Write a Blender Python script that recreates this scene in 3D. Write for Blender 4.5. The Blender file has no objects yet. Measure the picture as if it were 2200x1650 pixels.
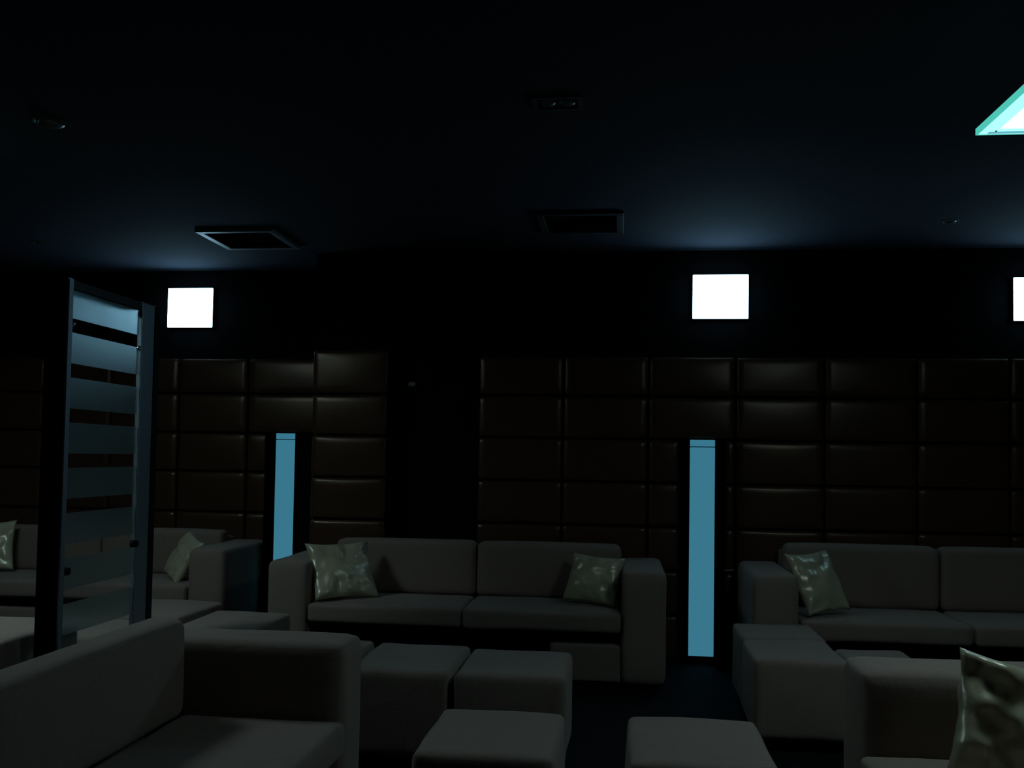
import bpy, bmesh, math, random
from mathutils import Vector, Matrix, noise

# ------------------------------------------------------------------ camera
SC = bpy.context.scene
COL = SC.collection
F = 2050.0                       # focal length in pixels of the 2200 px wide frame
ROLL, PITCH, YAW = 0.016, math.atan(0.038), math.radians(6.54)
fwd = Vector((-math.sin(YAW)*math.cos(PITCH), math.cos(YAW)*math.cos(PITCH), math.sin(PITCH)))
right = Vector((math.cos(YAW), math.sin(YAW), 0.0))
up = right.cross(fwd)
r2 = math.cos(ROLL)*right + math.sin(ROLL)*up
u2 = -math.sin(ROLL)*right + math.cos(ROLL)*up
cam_d = bpy.data.cameras.new('camera')
cam_d.sensor_width = 36.0
cam_d.lens = F*36.0/2200.0
cam_d.shift_y = (157.0 - F*math.tan(PITCH))/2200.0
cam_d.clip_start = 0.05
cam = bpy.data.objects.new('camera', cam_d)
m3 = Matrix((r2, u2, -fwd)).transposed()
cam.matrix_world = Matrix.Translation((0, 0, 1.4)) @ m3.to_4x4()
COL.objects.link(cam)
SC.camera = cam

# ------------------------------------------------------------------ world, exposure, lamp strengths
w = bpy.data.worlds.new('night'); SC.world = w; w.use_nodes = True
w.node_tree.nodes['Background'].inputs[0].default_value = (0.3, 0.5, 0.7, 1)
w.node_tree.nodes['Background'].inputs[1].default_value = 0.0
vs = SC.view_settings
vs.view_transform = 'Standard'; vs.look = 'None'; vs.gamma = 1.0; vs.use_curve_mapping = False
vs.exposure = 0.0
CEILING_LAMP = 9.5      # radiance of the opal pane of the ceiling lamp in view
LEFT_CEILING_LAMP = 14.0
WALL_LAMP = 11.0
COLUMN_LAMP = 1.0

# ------------------------------------------------------------------ materials
def new_mat(name):
    m = bpy.data.materials.new(name); m.use_nodes = True
    return m, m.node_tree, m.node_tree.nodes['Principled BSDF']

def noise_bump(nt, bsdf, scale, strength, dist=0.01, detail=4.0):
    tc = nt.nodes.new('ShaderNodeTexCoord')
    n = nt.nodes.new('ShaderNodeTexNoise'); n.inputs['Scale'].default_value = scale; n.inputs['Detail'].default_value = detail
    b = nt.nodes.new('ShaderNodeBump'); b.inputs['Strength'].default_value = strength; b.inputs['Distance'].default_value = dist
    nt.links.new(tc.outputs['Object'], n.inputs['Vector'])
    nt.links.new(n.outputs['Fac'], b.inputs['Height'])
    nt.links.new(b.outputs['Normal'], bsdf.inputs['Normal'])
    return tc, n

def varied(nt, bsdf, n, a, b):
    r = nt.nodes.new('ShaderNodeValToRGB')
    r.color_ramp.elements[0].position = 0.3; r.color_ramp.elements[0].color = (*a, 1)
    r.color_ramp.elements[1].position = 0.7; r.color_ramp.elements[1].color = (*b, 1)
    nt.links.new(n.outputs['Fac'], r.inputs['Fac'])
    nt.links.new(r.outputs['Color'], bsdf.inputs['Base Color'])

def surf(name, a, b, rough, scale=30, bump=0.1, dist=0.002, metal=0.0, spec=0.5, sheen=0.0):
    m, nt, p = new_mat(name)
    tc, n = noise_bump(nt, p, scale, bump, dist)
    varied(nt, p, n, a, b)
    p.inputs['Roughness'].default_value = rough
    p.inputs['Metallic'].default_value = metal
    p.inputs['Specular IOR Level'].default_value = spec
    p.inputs['Sheen Weight'].default_value = sheen
    return m

def emit(name, col, strength):
    m = bpy.data.materials.new(name); m.use_nodes = True
    nt = m.node_tree; nt.nodes.clear()
    e = nt.nodes.new('ShaderNodeEmission'); o = nt.nodes.new('ShaderNodeOutputMaterial')
    e.inputs[0].default_value = (*col, 1); e.inputs[1].default_value = strength
    nt.links.new(e.outputs[0], o.inputs[0])
    return m

# fabric: woven taupe upholstery, weave bump plus a softer crease bump
def fabric(name, a, b):
    m, nt, p = new_mat(name)
    tc = nt.nodes.new('ShaderNodeTexCoord')
    n1 = nt.nodes.new('ShaderNodeTexNoise'); n1.inputs['Scale'].default_value = 260; n1.inputs['Detail'].default_value = 2
    n2 = nt.nodes.new('ShaderNodeTexNoise'); n2.inputs['Scale'].default_value = 5; n2.inputs['Detail'].default_value = 3
    n2.inputs['Distortion'].default_value = 1.2
    nt.links.new(tc.outputs['Object'], n1.inputs['Vector']); nt.links.new(tc.outputs['Object'], n2.inputs['Vector'])
    varied(nt, p, n1, a, b)
    b2 = nt.nodes.new('ShaderNodeBump'); b2.inputs['Strength'].default_value = 0.5; b2.inputs['Distance'].default_value = 0.012
    nt.links.new(n2.outputs['Fac'], b2.inputs['Height'])
    b1 = nt.nodes.new('ShaderNodeBump'); b1.inputs['Strength'].default_value = 0.35; b1.inputs['Distance'].default_value = 0.002
    nt.links.new(n1.outputs['Fac'], b1.inputs['Height']); nt.links.new(b2.outputs['Normal'], b1.inputs['Normal'])
    nt.links.new(b1.outputs['Normal'], p.inputs['Normal'])
    p.inputs['Roughness'].default_value = 0.92
    p.inputs['Specular IOR Level'].default_value = 0.15
    p.inputs['Sheen Weight'].default_value = 0.15
    return m

M_FAB = fabric('taupe_weave', (0.250, 0.192, 0.155), (0.318, 0.250, 0.203))
M_LEATHER = surf('brown_leather', (0.064, 0.033, 0.018), (0.080, 0.042, 0.023), 0.29, 90, 0.2, 0.0015, spec=0.55)
M_LEATHER.node_tree.nodes['Principled BSDF'].inputs['Specular Tint'].default_value = (1.0, 0.80, 0.62, 1)
M_SATIN = surf('gold_satin', (0.50, 0.47, 0.30), (0.66, 0.63, 0.44), 0.31, 5, 0.6, 0.03, metal=0.15, spec=0.7)
M_WALL = surf('black_wall_paint', (0.004, 0.004, 0.005), (0.006, 0.006, 0.007), 0.9, 20, 0.1, spec=0.1)
M_CEIL = surf('charcoal_ceiling_paint', (0.034, 0.040, 0.054), (0.042, 0.048, 0.064), 0.95, 25, 0.1, spec=0.1)
M_FLOOR = surf('black_floor', (0.006, 0.006, 0.007), (0.010, 0.010, 0.011), 0.75, 8, 0.1, spec=0.12)
M_BLACK = surf('black_lacquer', (0.004, 0.004, 0.005), (0.007, 0.007, 0.008), 0.6, 60, 0.1, spec=0.2)
M_MATTE = surf('matte_black_lining', (0.0015, 0.0015, 0.0015), (0.002, 0.002, 0.002), 1.0, 60, 0.05, spec=0.0)
M_ALU = surf('brushed_aluminium', (0.30, 0.36, 0.40), (0.42, 0.48, 0.52), 0.45, 120, 0.1, 0.001, metal=0.7)
M_CHROME = surf('chrome', (0.7, 0.75, 0.75), (0.8, 0.84, 0.84), 0.18, 40, 0.05, 0.001, metal=1.0)
M_BULB = surf('dull_lamp_reflector', (0.16, 0.18, 0.17), (0.22, 0.24, 0.23), 0.35, 40, 0.05, 0.001, metal=0.8)
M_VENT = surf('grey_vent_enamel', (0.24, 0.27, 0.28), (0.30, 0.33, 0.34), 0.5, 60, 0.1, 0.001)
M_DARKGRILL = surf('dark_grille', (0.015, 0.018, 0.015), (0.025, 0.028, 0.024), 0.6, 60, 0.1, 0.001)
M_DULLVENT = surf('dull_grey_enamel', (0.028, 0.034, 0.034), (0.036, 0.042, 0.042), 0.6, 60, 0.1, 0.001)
M_OPAL = emit('lit_opal_ceiling_pane', (0.70, 0.97, 1.06), CEILING_LAMP)
M_OPAL_LEFT = emit('lit_opal_left_ceiling_pane', (0.70, 0.97, 1.06), LEFT_CEILING_LAMP)
M_WOPAL = emit('lit_opal_wall_pane', (0.40, 0.76, 1.0), WALL_LAMP)
M_COLUMN = emit('lit_blue_acrylic', (0.040, 0.180, 0.262), COLUMN_LAMP)
M_COLBAND = surf('blue_cap_band', (0.02, 0.10, 0.14), (0.03, 0.12, 0.16), 0.5)
M_GLOWGLASS = emit('edge_lit_green_glass', (0.40, 1.0, 0.95), 1.15)
M_GLASSRIM = emit('green_glass_rim', (0.10, 0.70, 0.58), 0.80)
M_SHADOWBAND = emit('grey_blue_shadow_band', (0.15, 0.52, 0.66), 0.85)  # dimmer glow colour that stands for a shadow band on the lamp

# clear thin glass, and frosted film that scatters what shines through it mostly forwards
def clear_glass():
    m = bpy.data.materials.new('clear_glass'); m.use_nodes = True
    nt = m.node_tree; nt.nodes.clear(); L = nt.links.new
    out = nt.nodes.new('ShaderNodeOutputMaterial')
    tr = nt.nodes.new('ShaderNodeBsdfTransparent'); tr.inputs[0].default_value = (0.95, 0.97, 0.97, 1)
    gl = nt.nodes.new('ShaderNodeBsdfGlossy'); gl.inputs['Roughness'].default_value = 0.02
    fr = nt.nodes.new('ShaderNodeValue'); fr.outputs[0].default_value = 0.05
    mc = nt.nodes.new('ShaderNodeMixShader'); L(fr.outputs[0], mc.inputs[0]); L(tr.outputs[0], mc.inputs[1]); L(gl.outputs[0], mc.inputs[2])
    L(mc.outputs[0], out.inputs[0])
    return m
def frosted_film():
    m = bpy.data.materials.new('frosted_film'); m.use_nodes = True
    nt = m.node_tree; nt.nodes.clear(); L = nt.links.new
    out = nt.nodes.new('ShaderNodeOutputMaterial')
    rf = nt.nodes.new('ShaderNodeBsdfRefraction'); rf.inputs[0].default_value = (0.90, 0.98, 1.0, 1)
    rf.inputs['Roughness'].default_value = FILM_ROUGH; rf.inputs['IOR'].default_value = 1.35
    tl = nt.nodes.new('ShaderNodeBsdfTranslucent'); tl.inputs[0].default_value = (0.5, 0.66, 0.72, 1)
    m1 = nt.nodes.new('ShaderNodeMixShader'); m1.inputs[0].default_value = 0.04; L(rf.outputs[0], m1.inputs[1]); L(tl.outputs[0], m1.inputs[2])
    t2 = nt.nodes.new('ShaderNodeBsdfTransparent'); t2.inputs[0].default_value = (0.72, 0.84, 0.84, 1)
    m2 = nt.nodes.new('ShaderNodeMixShader'); m2.inputs[0].default_value = 0.22; L(m1.outputs[0], m2.inputs[1]); L(t2.outputs[0], m2.inputs[2])
    L(m2.outputs[0], out.inputs[0])
    return m
FILM_ROUGH = 0.36
M_GLASS = clear_glass()
M_FILM = frosted_film()

# ------------------------------------------------------------------ mesh helpers
def link_mesh(name, bm, mat, parent=None, smooth=True):
    me = bpy.data.meshes.new(name)
    bmesh.ops.recalc_face_normals(bm, faces=bm.faces)
    bm.to_mesh(me); bm.free()
    if smooth:
        me.shade_smooth() if hasattr(me, 'shade_smooth') else [setattr(p, 'use_smooth', True) for p in me.polygons]
    me.materials.append(mat)
    o = bpy.data.objects.new(name, me); COL.objects.link(o)
    if parent: o.parent = parent
    return o

def box(bm, x0, x1, y0, y1, z0, z1, r=0.0, seg=3):
    res = bmesh.ops.create_cube(bm, size=1.0)
    vs_ = res['verts']
    for v in vs_:
        v.co = Vector(((x0+x1)/2 + v.co.x*(x1-x0), (y0+y1)/2 + v.co.y*(y1-y0), (z0+z1)/2 + v.co.z*(z1-z0)))
    if r > 0:
        es = list({e for v in vs_ for e in v.link_edges})
        bmesh.ops.bevel(bm, geom=es, offset=r, segments=seg, profile=0.5, affect='EDGES')

def soft_box(x0, x1, y0, y1, z0, z1, r, puff=(0, 0, 0), wob=0.0, seed=0, n=10):
    """upholstered block: a subdivided box whose edges are rounded and whose faces swell and wobble a little"""
    bm = bmesh.new()
    bmesh.ops.create_cube(bm, size=2.0)
    bmesh.ops.subdivide_edges(bm, edges=bm.edges[:], cuts=n, use_grid_fill=True)
    hx, hy, hz = (x1-x0)/2, (y1-y0)/2, (z1-z0)/2
    c = Vector(((x0+x1)/2, (y0+y1)/2, (z0+z1)/2))
    h = Vector((hx, hy, hz))
    for v in bm.verts:
        # crowd grid lines towards the edges so that the rounding is smooth
        q = Vector([math.copysign(math.sin(abs(t)*math.pi/2)**0.9, t) for t in v.co])
        p = Vector((q.x*hx, q.y*hy, q.z*hz))
        inner = Vector([max(-(h[i]-r), min(h[i]-r, p[i])) for i in range(3)])
        d = p - inner
        if d.length > 1e-6:
            # corner directions are normalised, plane faces keep their distance
            p = inner + d.normalized()*r if d.length > r*0.999 else inner + d
            # points inside the rounding shell are pushed out to it
            on = any(abs(abs(q[i])-1) < 1e-4 for i in range(3))
            if on: p = inner + d.normalized()*r
        u, vv, ww = q.x, q.y, q.z
        p.x += math.copysign(1, p.x)*puff[0]*(1-vv*vv)*(1-ww*ww)*(abs(u) > .5)*abs(u)
        p.y += math.copysign(1, p.y)*puff[1]*(1-u*u)*(1-ww*ww)*(abs(vv) > .5)*abs(vv)
        p.z += math.copysign(1, p.z)*puff[2]*(1-u*u)*(1-vv*vv)*(abs(ww) > .5)*abs(ww)
        if wob:
            nz = noise.noise_vector(p*4.0 + Vector((seed*3.1, seed*1.7, seed)))
            p += nz*wob
        v.co = p + c
    return bm

def empty(name, loc, rz, label, cat, group=None):
    o = bpy.data.objects.new(name, None); COL.objects.link(o)
    o.empty_display_size = 0.2
    o.location = loc; o.rotation_euler = (0, 0, rz)
    tag(o, label, cat, group)
    return o

def tag(o, label, cat, group=None):
    o['label'] = label; o['category'] = cat
    if group: o['group'] = group
    return o

def structure(o):
    o['kind'] = 'structure'; return o

# ------------------------------------------------------------------ the room
XL, XR, YF, YB, YR, ZC = -6.4, 4.6, -2.2, 6.80, 7.40, 2.88
def plain(name, boxes, mat):
    bm = bmesh.new()
    for b in boxes: box(bm, *b)
    return structure(link_mesh(name, bm, mat, smooth=False))
plain('floor', [(XL-.2, XR+.2, YF-.2, YR+.3, -0.12, 0.0)], M_FLOOR)
plain('ceiling', [(XL-.2, XR+.2, YF-.2, YR+.3, ZC, ZC+0.12)], M_CEIL)
# the back wall: deep bay on the left, a projecting pier, a shallow dark niche, then the long main stretch
plain('wall_back', [(XL, -2.25, YR, YR+.2, 0, ZC), (-2.25, -1.66, YB, YR+.2, 0, ZC),
                    (-1.66, -1.02, 6.97, YR+.2, 0, ZC), (-1.02, XR, YB, YR+.2, 0, ZC)], M_WALL)
plain('wall_left', [(XL-.2, XL, YF-.2, YR+.2, 0, ZC)], M_WALL)
plain('wall_right', [(XR, XR+.2, YF-.2, YR+.2, 0, ZC)], M_WALL)
plain('wall_front', [(XL-.2, XR+.2, YF-.2, YF, 0, ZC)], M_WALL)

# ------------------------------------------------------------------ padded leather wall panels
def padded_section(label, x_edges, z_edges, yw, slot=None, top_extra=None, seed=0):
    root = empty('leather_wall_panelling', ((x_edges[0]+x_edges[-1])/2, yw, 0), 0, label, 'wall panelling', None)
    cx = root.location.x
    rnd = random.Random(seed)
    for i in range(len(x_edges)-1):
        for j in range(len(z_edges)-1):
            xa, xb = x_edges[i], x_edges[i+1]; za, zb = z_edges[j+1], z_edges[j]
            spans = [(xa, xb)]
            if slot and zb <= slot[2]+0.01 and xa < slot[1] and xb > slot[0]:
                spans = [(xa, slot[0]), (slot[1], xb)]
            for (p, q) in spans:
                if q-p < 0.05: continue
                g = 0.006
                d = 0.050 + rnd.uniform(-.004, .004)
                bm = soft_box(p+g-cx, q-g-cx, -d, -0.001, za+g, zb-g, 0.020, puff=(0, 0.007, 0), wob=0.0025, seed=i*7+j, n=9)
                for v in bm.verts: v.co.y = min(v.co.y, -0.0012)
                link_mesh('padded_panel', bm, M_LEATHER, root)
    return root
ZM = [2.125, 1.84, 1.54, 1.235, 0.93, 0.625, 0.32, 0.02]
padded_section('dark brown padded leather panelling along the long back wall, cut around a blue light column',
               [-1.02, -.41, .19, .79, 1.39, 2.0, 2.6, 3.2, 3.8, 4.4], ZM, YB, slot=(.41, .71, 1.54), seed=1)
padded_section('single column of brown padded leather panels on the pier left of the dark niche',
               [-2.25, -1.68], [2.165]+ZM[1:], YB, seed=2)
padded_section('brown padded leather panelling in the deep left bay behind the glass screen',
               [-6.1, -5.88, -5.30, -4.72, -4.14, -3.56, -2.98, -2.27], [2.16, 1.875, 1.56, 1.25, .925, .61, .30, .02], YR,
               slot=(-2.80, -2.42, 1.56), seed=3)

# ------------------------------------------------------------------ blue light columns
def light_column(x0, x1, z0, z1, yw, label, shade_fins=(.07, .07)):
    t = empty('light_column', ((x0+x1)/2, yw, 0), 0, label, 'light column', 'blue light columns in the back wall')
    hw = (x1-x0)/2
    bm = bmesh.new(); box(bm, -hw, hw, -.055, -.002, 0, z1+.004)
    for sx, ck in ((-1, shade_fins[0]), (1, shade_fins[1])): box(bm, sx*(hw+.006)-.006, sx*(hw+.006)+.006, -ck, -.002, 0, z1+.004)  # side fins added to keep the column's glow off the sofa arms
    box(bm, -hw, hw, -.08, -.055, 0, z0-.001)
    link_mesh('housing_with_fins', bm, M_MATTE, t, False)
    bm = bmesh.new(); box(bm, -hw+.002, hw-.002, -.068, -.055, z0, z1-.052, 0.003, 2); link_mesh('light_panel', bm, M_COLUMN, t, False)
    bm = bmesh.new(); box(bm, -hw+.004, hw-.004, -.064, -.055, z1-.052, z1-.045); link_mesh('dark_band', bm, M_COLBAND, t, False)
    bm = bmesh.new(); box(bm, -hw+.002, hw-.002, -.068, -.055, z1-.045, z1, 0.003, 2); link_mesh('top_panel', bm, M_COLUMN, t, False)
light_column(.475, .650, .05, 1.54, YB, 'glowing blue light column between the middle sofa and the right sofa', (.07, .22))
light_column(-2.73, -2.57, .05, 1.56, YR, 'glowing blue light column in the left bay, partly hidden by a sofa arm', (.26, .07))

# ------------------------------------------------------------------ wall lamps
def wall_lamp(x0, x1, z0, z1, yw, label):
    t = empty('wall_lamp', ((x0+x1)/2, yw, z0), 0, label, 'wall lamp', 'square wall lamps above the panelling')
    hw = (x1-x0)/2; h = z1-z0
    bm = bmesh.new(); box(bm, -hw, hw, -.062, 0, 0, h, 0.004, 2); link_mesh('lamp_housing', bm, M_BLACK, t, False)
    bm = bmesh.new(); box(bm, -hw+.001, hw-.001, -.074, -.062, .001, h-.001, 0.005, 3); link_mesh('lit_pane', bm, M_WOPAL, t, False)
wall_lamp(.485, .868, 2.385, 2.695, YB, 'bright square wall lamp above the blue light column right of the middle sofa')
wall_lamp(2.615, 3.00, 2.370, 2.665, YB, 'bright wall lamp cut off by the right edge of the picture')
wall_lamp(-3.665, -3.285, 2.405, 2.725, YR, 'bright square wall lamp in the left bay beside the glass screen')

# ------------------------------------------------------------------ ceiling lamps (the left one hangs just outside the picture)
def ceiling_lamp(x0, x1, y0, y1, z, label, opal=None):
    cx, cy = (x0+x1)/2, (y0+y1)/2
    t = empty('ceiling_lamp', (cx, cy, z), 0, label, 'ceiling lamp')
    a, b = (x1-x0)/2, (y1-y0)/2
    def ring(bm, ax, ay, bx, by, za, zb):
        box(bm, -ax, ax, by, ay, za, zb); box(bm, -ax, ax, -ay, -by, za, zb)
        box(bm, -ax, -bx, -by, by, za, zb); box(bm, bx, ax, -by, by, za, zb)
    bm = bmesh.new(); box(bm, -a*.5, a*.5, -b*.5, b*.5, .0225, ZC-z); link_mesh('ceiling_mount', bm, M_BLACK, t, False)
    bm = bmesh.new(); ring(bm, a, b, a-.006, b-.006, 0, .0235); link_mesh('glass_rim', bm, M_GLASSRIM, t, False)
    bm = bmesh.new(); ring(bm, a-.006, b-.006, a-.062, b-.056, .001, .012); link_mesh('glass_border', bm, M_GLOWGLASS, t, False)
    bm = bmesh.new(); box(bm, -a+.035, a-.02, b-.034, b-.018, -.0015, .0008); link_mesh('shadow_band', bm, M_SHADOWBAND, t, False)  # strip laid in for the shadow along the far edge
    bm = bmesh.new(); box(bm, -a+.062, a-.062, -b+.056, b-.056, .003, .0175, .006, 4); link_mesh('opal_pane', bm, opal or M_OPAL, t)
    bm = bmesh.new(); box(bm, -a+.01, a-.01, -b+.01, b-.01, .018, .022); link_mesh('top_reflector', bm, M_BLACK, t, False)
    for sx in (-1, 1):
        for sy in (-1, 1):
            bm = bmesh.new()
            bmesh.ops.create_cone(bm, cap_ends=True, segments=14, radius1=.004, radius2=.004, depth=.008,
                                  matrix=Matrix.Translation((sx*(a-.055), sy*(b-.047), 0.0)))
            link_mesh('glass_screw', bm, M_CHROME, t)
ceiling_lamp(1.272, 1.892, 3.00, 3.608, 2.60, 'glowing square green-edged glass ceiling lamp at the top right')
ceiling_lamp(-3.80, -3.10, 3.62, 4.32, 2.745, 'square green-edged glass ceiling lamp above the left sofas', M_OPAL_LEFT)

# ------------------------------------------------------------------ ceiling fittings
def vent(x0, x1, y0, y1, n, mat, label, depth, louvre_h):
    cx, cy = (x0+x1)/2, (y0+y1)/2
    t = empty('ceiling_vent', (cx, cy, ZC-depth), 0, label, 'ceiling vent')
    a, b = (x1-x0)/2, (y1-y0)/2
    e = .045
    bm = bmesh.new()
    box(bm, -a, a, b-e, b, 0, depth, .004, 2); box(bm, -a, a, -b, -b+e, 0, depth, .004, 2)
    box(bm, -a, -a+e, -b+e, b-e, 0, depth, .004, 2); box(bm, a-e, a, -b+e, b-e, 0, depth, .004, 2)
    link_mesh('frame', bm, mat, t, False)
    bm = bmesh.new(); box(bm, -a+e, a-e, -b+e, b-e, depth-.004, depth-.0005); link_mesh('backing', bm, M_DARKGRILL if mat is M_VENT else mat, t, False)
    for k in range(n):
        y = -b+e + (k+.5)*(2*b-2*e)/n
        bm = bmesh.new()
        box(bm, -a+e+.004, a-e-.004, y-.012, y+.012, 0.004, .009)
        bmesh.ops.rotate(bm, cent=(0, y, .006), matrix=Matrix.Rotation(math.radians(28), 3, 'X'), verts=bm.verts)
        link_mesh('slat', bm, M_DARKGRILL if mat is M_VENT else mat, t, False)
    return t
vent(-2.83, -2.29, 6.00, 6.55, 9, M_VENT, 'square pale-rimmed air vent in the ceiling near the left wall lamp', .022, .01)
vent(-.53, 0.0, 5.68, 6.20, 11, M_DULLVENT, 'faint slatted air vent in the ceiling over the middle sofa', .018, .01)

def downlight(x, y, r, label, double=False):
    t = empty('downlight', (x, y, ZC), 0, label, 'downlight')
    if double:
        bm = bmesh.new()
        a, b = .105, .075
        box(bm, -a, a, b-.02, b, -.008, 0); box(bm, -a, a, -b, -b+.02, -.008, 0)
        box(bm, -a, -a+.02, -b+.02, b-.02, -.008, 0); box(bm, a-.02, a, -b+.02, b-.02, -.008, 0)
        link_mesh('frame', bm, M_DULLVENT, t, False)
        cs = (-.042, .042)
    else:
        bm = bmesh.new()
        bmesh.ops.create_circle(bm, segments=32, radius=r)
        outer = bm.edges[:]
        ret = bmesh.ops.extrude_edge_only(bm, edges=outer)
        vv = [g for g in ret['geom'] if isinstance(g, bmesh.types.BMVert)]
        for v in vv: v.co.x *= .74; v.co.y *= .74; v.co.z = -.004
        ret = bmesh.ops.extrude_edge_only(bm, edges=[g for g in ret['geom'] if isinstance(g, bmesh.types.BMEdge)])
        for v in [g for g in ret['geom'] if isinstance(g, bmesh.types.BMVert)]: v.co.z = -.001
        for v in bm.verts: v.co.z -= .002
        link_mesh('trim_ring', bm, M_DULLVENT, t)
        cs = (0.0,)
    for c in cs:
        rr = .034 if double else r*.7
        bm = bmesh.new()
        bmesh.ops.create_uvsphere(bm, u_segments=24, v_segments=12, radius=rr)
        for v in bm.verts: v.co.z *= .35; v.co.z = min(v.co.z, 0); v.co.x += c
        link_mesh('bulb', bm, M_BULB, t)
downlight(-.28, 3.92, .05, 'unlit twin downlight in the ceiling at the top centre', True)
downlight(-2.58, 4.00, .085, 'unlit round downlight in the ceiling at the upper left')
downlight(-4.14, 6.33, .05, 'small unlit downlight in the ceiling far left above the bay')
downlight(1.98, 6.03, .05, 'small unlit downlight in the ceiling between the two right wall lamps')

# small pale block set in for a glint in the dark niche
bm = bmesh.new(); box(bm, -.03, .03, -.022, 0, -.016, .016, .006, 3)
o = link_mesh('wall_glint', bm, M_VENT); o.location = (-1.555, 6.97, 1.93)
tag(o, 'tiny pale block standing for a glint high in the dark niche above the middle sofa', 'glint')
# small metal plate right of the blue column
bm = bmesh.new(); box(bm, -.035, .035, -.010, 0, -.006, .006, .003, 2)
o = link_mesh('wall_plate', bm, M_VENT); o.location = (.75, 6.742, .645)
tag(o, 'small dull metal plate low on the panelling right of the blue light column', 'plate')

# ------------------------------------------------------------------ sofas
SD = 0.85
def sofa(loc, rz, label, n=2, seat_w=0.985, back_h=0.82, arms=(True, True), seed=0, seat_z=(.335, .46), block=None, aw=.27):
    AW = aw
    t = empty('sofa', loc, rz, label, 'sofa')
    W = n*seat_w + AW*sum(arms)
    x = AW if arms[0] else 0.0
    # base with feet
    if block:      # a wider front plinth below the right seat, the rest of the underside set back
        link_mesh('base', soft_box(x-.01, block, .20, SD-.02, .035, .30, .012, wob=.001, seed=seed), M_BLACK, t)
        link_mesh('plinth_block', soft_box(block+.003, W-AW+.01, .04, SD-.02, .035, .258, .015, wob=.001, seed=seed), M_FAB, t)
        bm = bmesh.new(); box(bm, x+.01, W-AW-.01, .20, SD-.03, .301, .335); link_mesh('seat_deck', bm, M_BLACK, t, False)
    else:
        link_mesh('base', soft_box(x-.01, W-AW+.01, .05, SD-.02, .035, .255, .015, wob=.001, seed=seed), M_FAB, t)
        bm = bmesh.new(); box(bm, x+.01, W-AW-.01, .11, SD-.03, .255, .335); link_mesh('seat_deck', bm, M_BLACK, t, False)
    for fx in (.08, W-.08):
        for fy in (.08, SD-.1):
            bm = bmesh.new(); box(bm, fx-.03, fx+.03, fy-.03, fy+.03, 0, .036, .004, 2); link_mesh('foot', bm, M_BLACK, t, False)
    if arms[0]:
        link_mesh('arm', soft_box(0, AW, 0.0, SD, .03, .72, .045, puff=(.003, .004, .004), wob=.004, seed=seed+1), M_FAB, t)
    if arms[1]:
        link_mesh('arm', soft_box(W-AW, W, 0.0, SD, .03, .72, .045, puff=(.003, .004, .004), wob=.004, seed=seed+2), M_FAB, t)
    link_mesh('back', soft_box(x, W-(AW if arms[1] else 0), SD-.13, SD, .03, back_h-.05, .03, wob=.002, seed=seed+3), M_FAB, t)
    for i in range(n):
        xa = x + i*seat_w
        link_mesh('seat_cushion', soft_box(xa+.004, xa+seat_w-.004, -.015, SD-.26, seat_z[0], seat_z[1], .030,
                  puff=(0, .004, .008), wob=.006, seed=seed+5+i, n=14), M_FAB, t)
        link_mesh('back_cushion', soft_box(xa+.005, xa+seat_w-.005, SD-.275, SD-.115, seat_z[1]-.01, back_h, .042,
                  puff=(0, .008, .004), wob=.005, seed=seed+9+i, n=14), M_FAB, t)
    return t
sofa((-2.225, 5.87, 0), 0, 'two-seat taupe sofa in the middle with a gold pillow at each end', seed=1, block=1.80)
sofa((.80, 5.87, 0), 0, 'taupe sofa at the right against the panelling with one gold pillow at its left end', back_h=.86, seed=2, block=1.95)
sofa((-5.27, 6.46, 0), 0, 'taupe sofa in the left bay, seen partly through the glass screen', back_h=.80, seed=3)
sofa((-.97, 3.60-2*1.12-2*.27, 0), math.radians(90), 'near taupe sofa at the lower left, its back turned to the left', seat_w=1.12, back_h=.80, seed=4)
sofa((.79, 3.55, 0), math.radians(-90), 'near taupe sofa at the lower right corner with a crumpled gold pillow', back_h=.80, seed=5, aw=.305)

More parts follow.
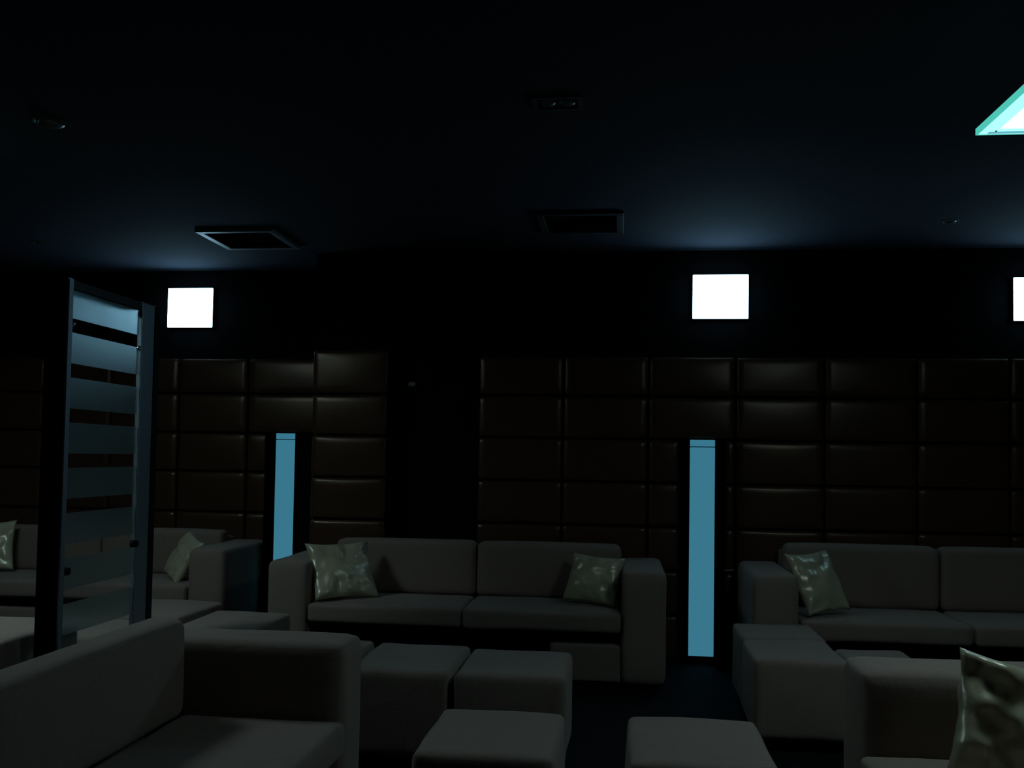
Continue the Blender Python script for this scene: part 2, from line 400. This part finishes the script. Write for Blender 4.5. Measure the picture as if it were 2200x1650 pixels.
# ------------------------------------------------------------------ ottomans
def ottoman_parts(h=.44, wx=.47, wy=.55, seed=0):
    t = empty('ottoman', (0, 0, 0), 0, '', 'ottoman', 'cube ottomans between the sofas')
    link_mesh('cushion_block', soft_box(-wx/2, wx/2, -wy/2, wy/2, .06, h, .028, puff=(.006, .006, .008), wob=.006, seed=seed, n=14), M_FAB, t)
    for sx in (-1, 1):
        for sy in (-1, 1):
            bm = bmesh.new(); box(bm, sx*(wx/2-.07)-.025, sx*(wx/2-.07)+.025, sy*(wy/2-.07)-.025, sy*(wy/2-.07)+.025, 0, .062, .004, 2)
            link_mesh('foot', bm, M_BLACK, t, False)
    return t
OTT = [  # x0, x1, y0, y1, height, label
    (-.665, -.195, 3.07, 3.64, .44, 'taupe ottoman at the bottom centre of the picture, in front of the pair'),
    (.035, .505, 3.08, 3.66, .44, 'taupe ottoman standing alone at the bottom, right of the centre'),
    (-.725, -.225, 4.20, 4.78, .44, 'right one of the two ottomans side by side in front of the middle sofa'),
    (-1.215, -.745, 4.21, 4.84, .44, 'left one of the two ottomans side by side in front of the middle sofa'),
    (-1.73, -1.255, 4.30, 4.89, .44, 'taupe ottoman almost wholly hidden behind the arm of the near left sofa'),
    (.66, 1.105, 4.75, 5.32, .44, 'front one of two touching ottomans right of the blue light column'),
    (.67, 1.12, 5.345, 5.84, .44, 'rear one of two touching ottomans, close to the right sofa'),
    (1.125, 1.48, 4.72, 5.24, .42, 'dim ottoman half hidden behind the near right sofa arm'),
    (-2.44, -1.97, 5.03, 5.62, .44, 'taupe ottoman in front of the left arm of the middle sofa'),
    (-3.11, -2.54, 5.34, 5.97, .44, 'taupe ottoman in front of the left bay sofa arm, behind the glass screen'),
    (-3.06, -2.57, 4.68, 5.22, .44, 'brightly lit ottoman right behind the glass screen'),
]
for i, (x0, x1, y0, y1, h, lab) in enumerate(OTT):
    t = ottoman_parts(h, x1-x0, y1-y0, seed=20+i)
    t.location = ((x0+x1)/2, (y0+y1)/2, 0)
    t['label'] = lab
# larger, taller ottoman at the far left
t = ottoman_parts(.58, .74, 1.15, seed=40)
t.location = (-2.99, 3.86, 0)
t['label'] = 'large taupe ottoman with bright top at the left edge, left of the glass screen'

# ------------------------------------------------------------------ gold satin pillows
def pillow(name_seed, wx, hz, th, loc, rot, label, crumple=.018, dent=0.0):
    n = 30
    bm = bmesh.new()
    grid = {}
    for side in (0, 1):
        for i in range(n+1):
            for j in range(n+1):
                u = -1+2*i/n; v = -1+2*j/n
                edge = i in (0, n) or j in (0, n)
                if side == 1 and edge:
                    grid[(1, i, j)] = grid[(0, i, j)]; continue
                # edges bow inwards so that the corners stick out
                px = u*wx/2*(1-.09*(1-v*v)*abs(u)); pz = v*hz/2*(1-.09*(1-u*u)*abs(v))
                prof = (max(0, 1-u**2)*max(0, 1-v**2))**.42
                s = -1 if side == 0 else 1
                q = Vector((px*9+name_seed*5, pz*9, s*2.0+name_seed))
                wr = noise.noise(q)*crumple + noise.noise(q*2.3)*crumple*.5
                radial = math.sin(8*math.atan2(v, u)+name_seed)*crumple*.35*min(1, (u*u+v*v))
                y = s*(th/2*prof) + (wr+radial)*min(1, prof*2.2)*s
                if dent: y += dent*s*-1*math.exp(-((u-.45)**2+(v-.35)**2)/.06)*.5 if side == 0 else 0
                grid[(side, i, j)] = bm.verts.new((px, y, pz))
    for side in (0, 1):
        for i in range(n):
            for j in range(n):
                f = [grid[(side, i, j)], grid[(side, i+1, j)], grid[(side, i+1, j+1)], grid[(side, i, j+1)]]
                if side: f.reverse()
                try: bm.faces.new(f)
                except ValueError: pass
    o = link_mesh('throw_pillow', bm, M_SATIN)
    o.location = loc; o.rotation_euler = rot
    tag(o, label, 'pillow', 'gold satin throw pillows')
    return o
R = math.radians
pillow(1, .44, .41, .12, (-1.80, 6.10, .645), (R(-33), 0, R(38)), 'gold satin pillow leaning at the left end of the middle sofa')
pillow(2, .37, .33, .13, (-.165, 6.20, .622), (R(-24), R(3), R(-22)), 'small gold satin pillow at the right end of the middle sofa')
pillow(3, .36, .40, .11, (1.215, 6.10, .660), (R(-27), R(-3), R(36)), 'gold satin pillow at the left end of the right sofa')
pillow(4, .44, .37, .15, (1.215, 3.07, .615), (R(-12), R(13), R(8)), 'large crumpled gold satin pillow in the lower right corner', crumple=.035)
pillow(5, .40, .40, .12, (-4.79, 6.80, .655), (R(-22), R(-4), R(20)), 'gold satin pillow at the left edge on the left bay sofa')
pillow(6, .34, .36, .12, (-3.20, 6.76, .620), (R(-30), R(12), R(-48)), 'gold satin pillow peeking out behind the arm of the left bay sofa')

# ------------------------------------------------------------------ glass screen with frosted bands
t = empty('glass_screen', (-2.49, 4.40, 0), 0, 'upright framed glass screen with frosted bands at the left', 'glass screen')
def sp(name, x0, x1, y0, y1, z0, z1, mat, r=0.0, parent=t):
    bm = bmesh.new(); box(bm, x0+2.49, x1+2.49, y0-4.40, y1-4.40, z0, z1, r, 2)
    return link_mesh(name, bm, mat, parent, False)
sp('post', -2.55, -2.45, 3.955, 3.990, 0, 2.165, M_MATTE, .004)
sp('edge_trim', -2.449, -2.440, 3.960, 3.992, 0, 2.165, M_ALU)
sp('post', -2.480, -2.455, 4.64, 4.77, 0, 2.168, M_ALU, .004)
sp('black_trim', -2.480, -2.450, 4.771, 4.82, 0, 2.170, M_BLACK)
sp('top_rail', -2.53, -2.455, 3.991, 4.639, 2.125, 2.165, M_DULLVENT, .003)
sp('bottom_rail', -2.52, -2.455, 3.991, 4.639, 0, .08, M_DULLVENT, .003)
sp('glass_pane', -2.475, -2.469, 3.994, 4.638, .08, 2.125, M_GLASS)
zt = 2.123
for k in range(10):
    zb = 1.995-.2035*k
    sp('frosted_band', -2.4685, -2.4665, 3.995, 4.637, max(zb, .085), zt, M_FILM)
    zt = zb-.064
    if zt < .1: break
for (y, z) in ((4.015, 1.965), (4.615, 1.925)):
    bm = bmesh.new(); bmesh.ops.create_uvsphere(bm, u_segments=16, v_segments=10, radius=.014, matrix=Matrix.Translation((2.49-2.455, y-4.40, z)))
    link_mesh('glass_clip', bm, M_CHROME, t)
for (y, z) in ((4.615, .93), (4.015, .86)):
    bm = bmesh.new(); bmesh.ops.create_cone(bm, cap_ends=True, segments=20, radius1=.020, radius2=.017, depth=.03,
        matrix=Matrix.Translation((2.49-2.448, y-4.40, z)) @ Matrix.Rotation(R(90), 4, 'Y'))
    link_mesh('black_knob', bm, M_BLACK, t)
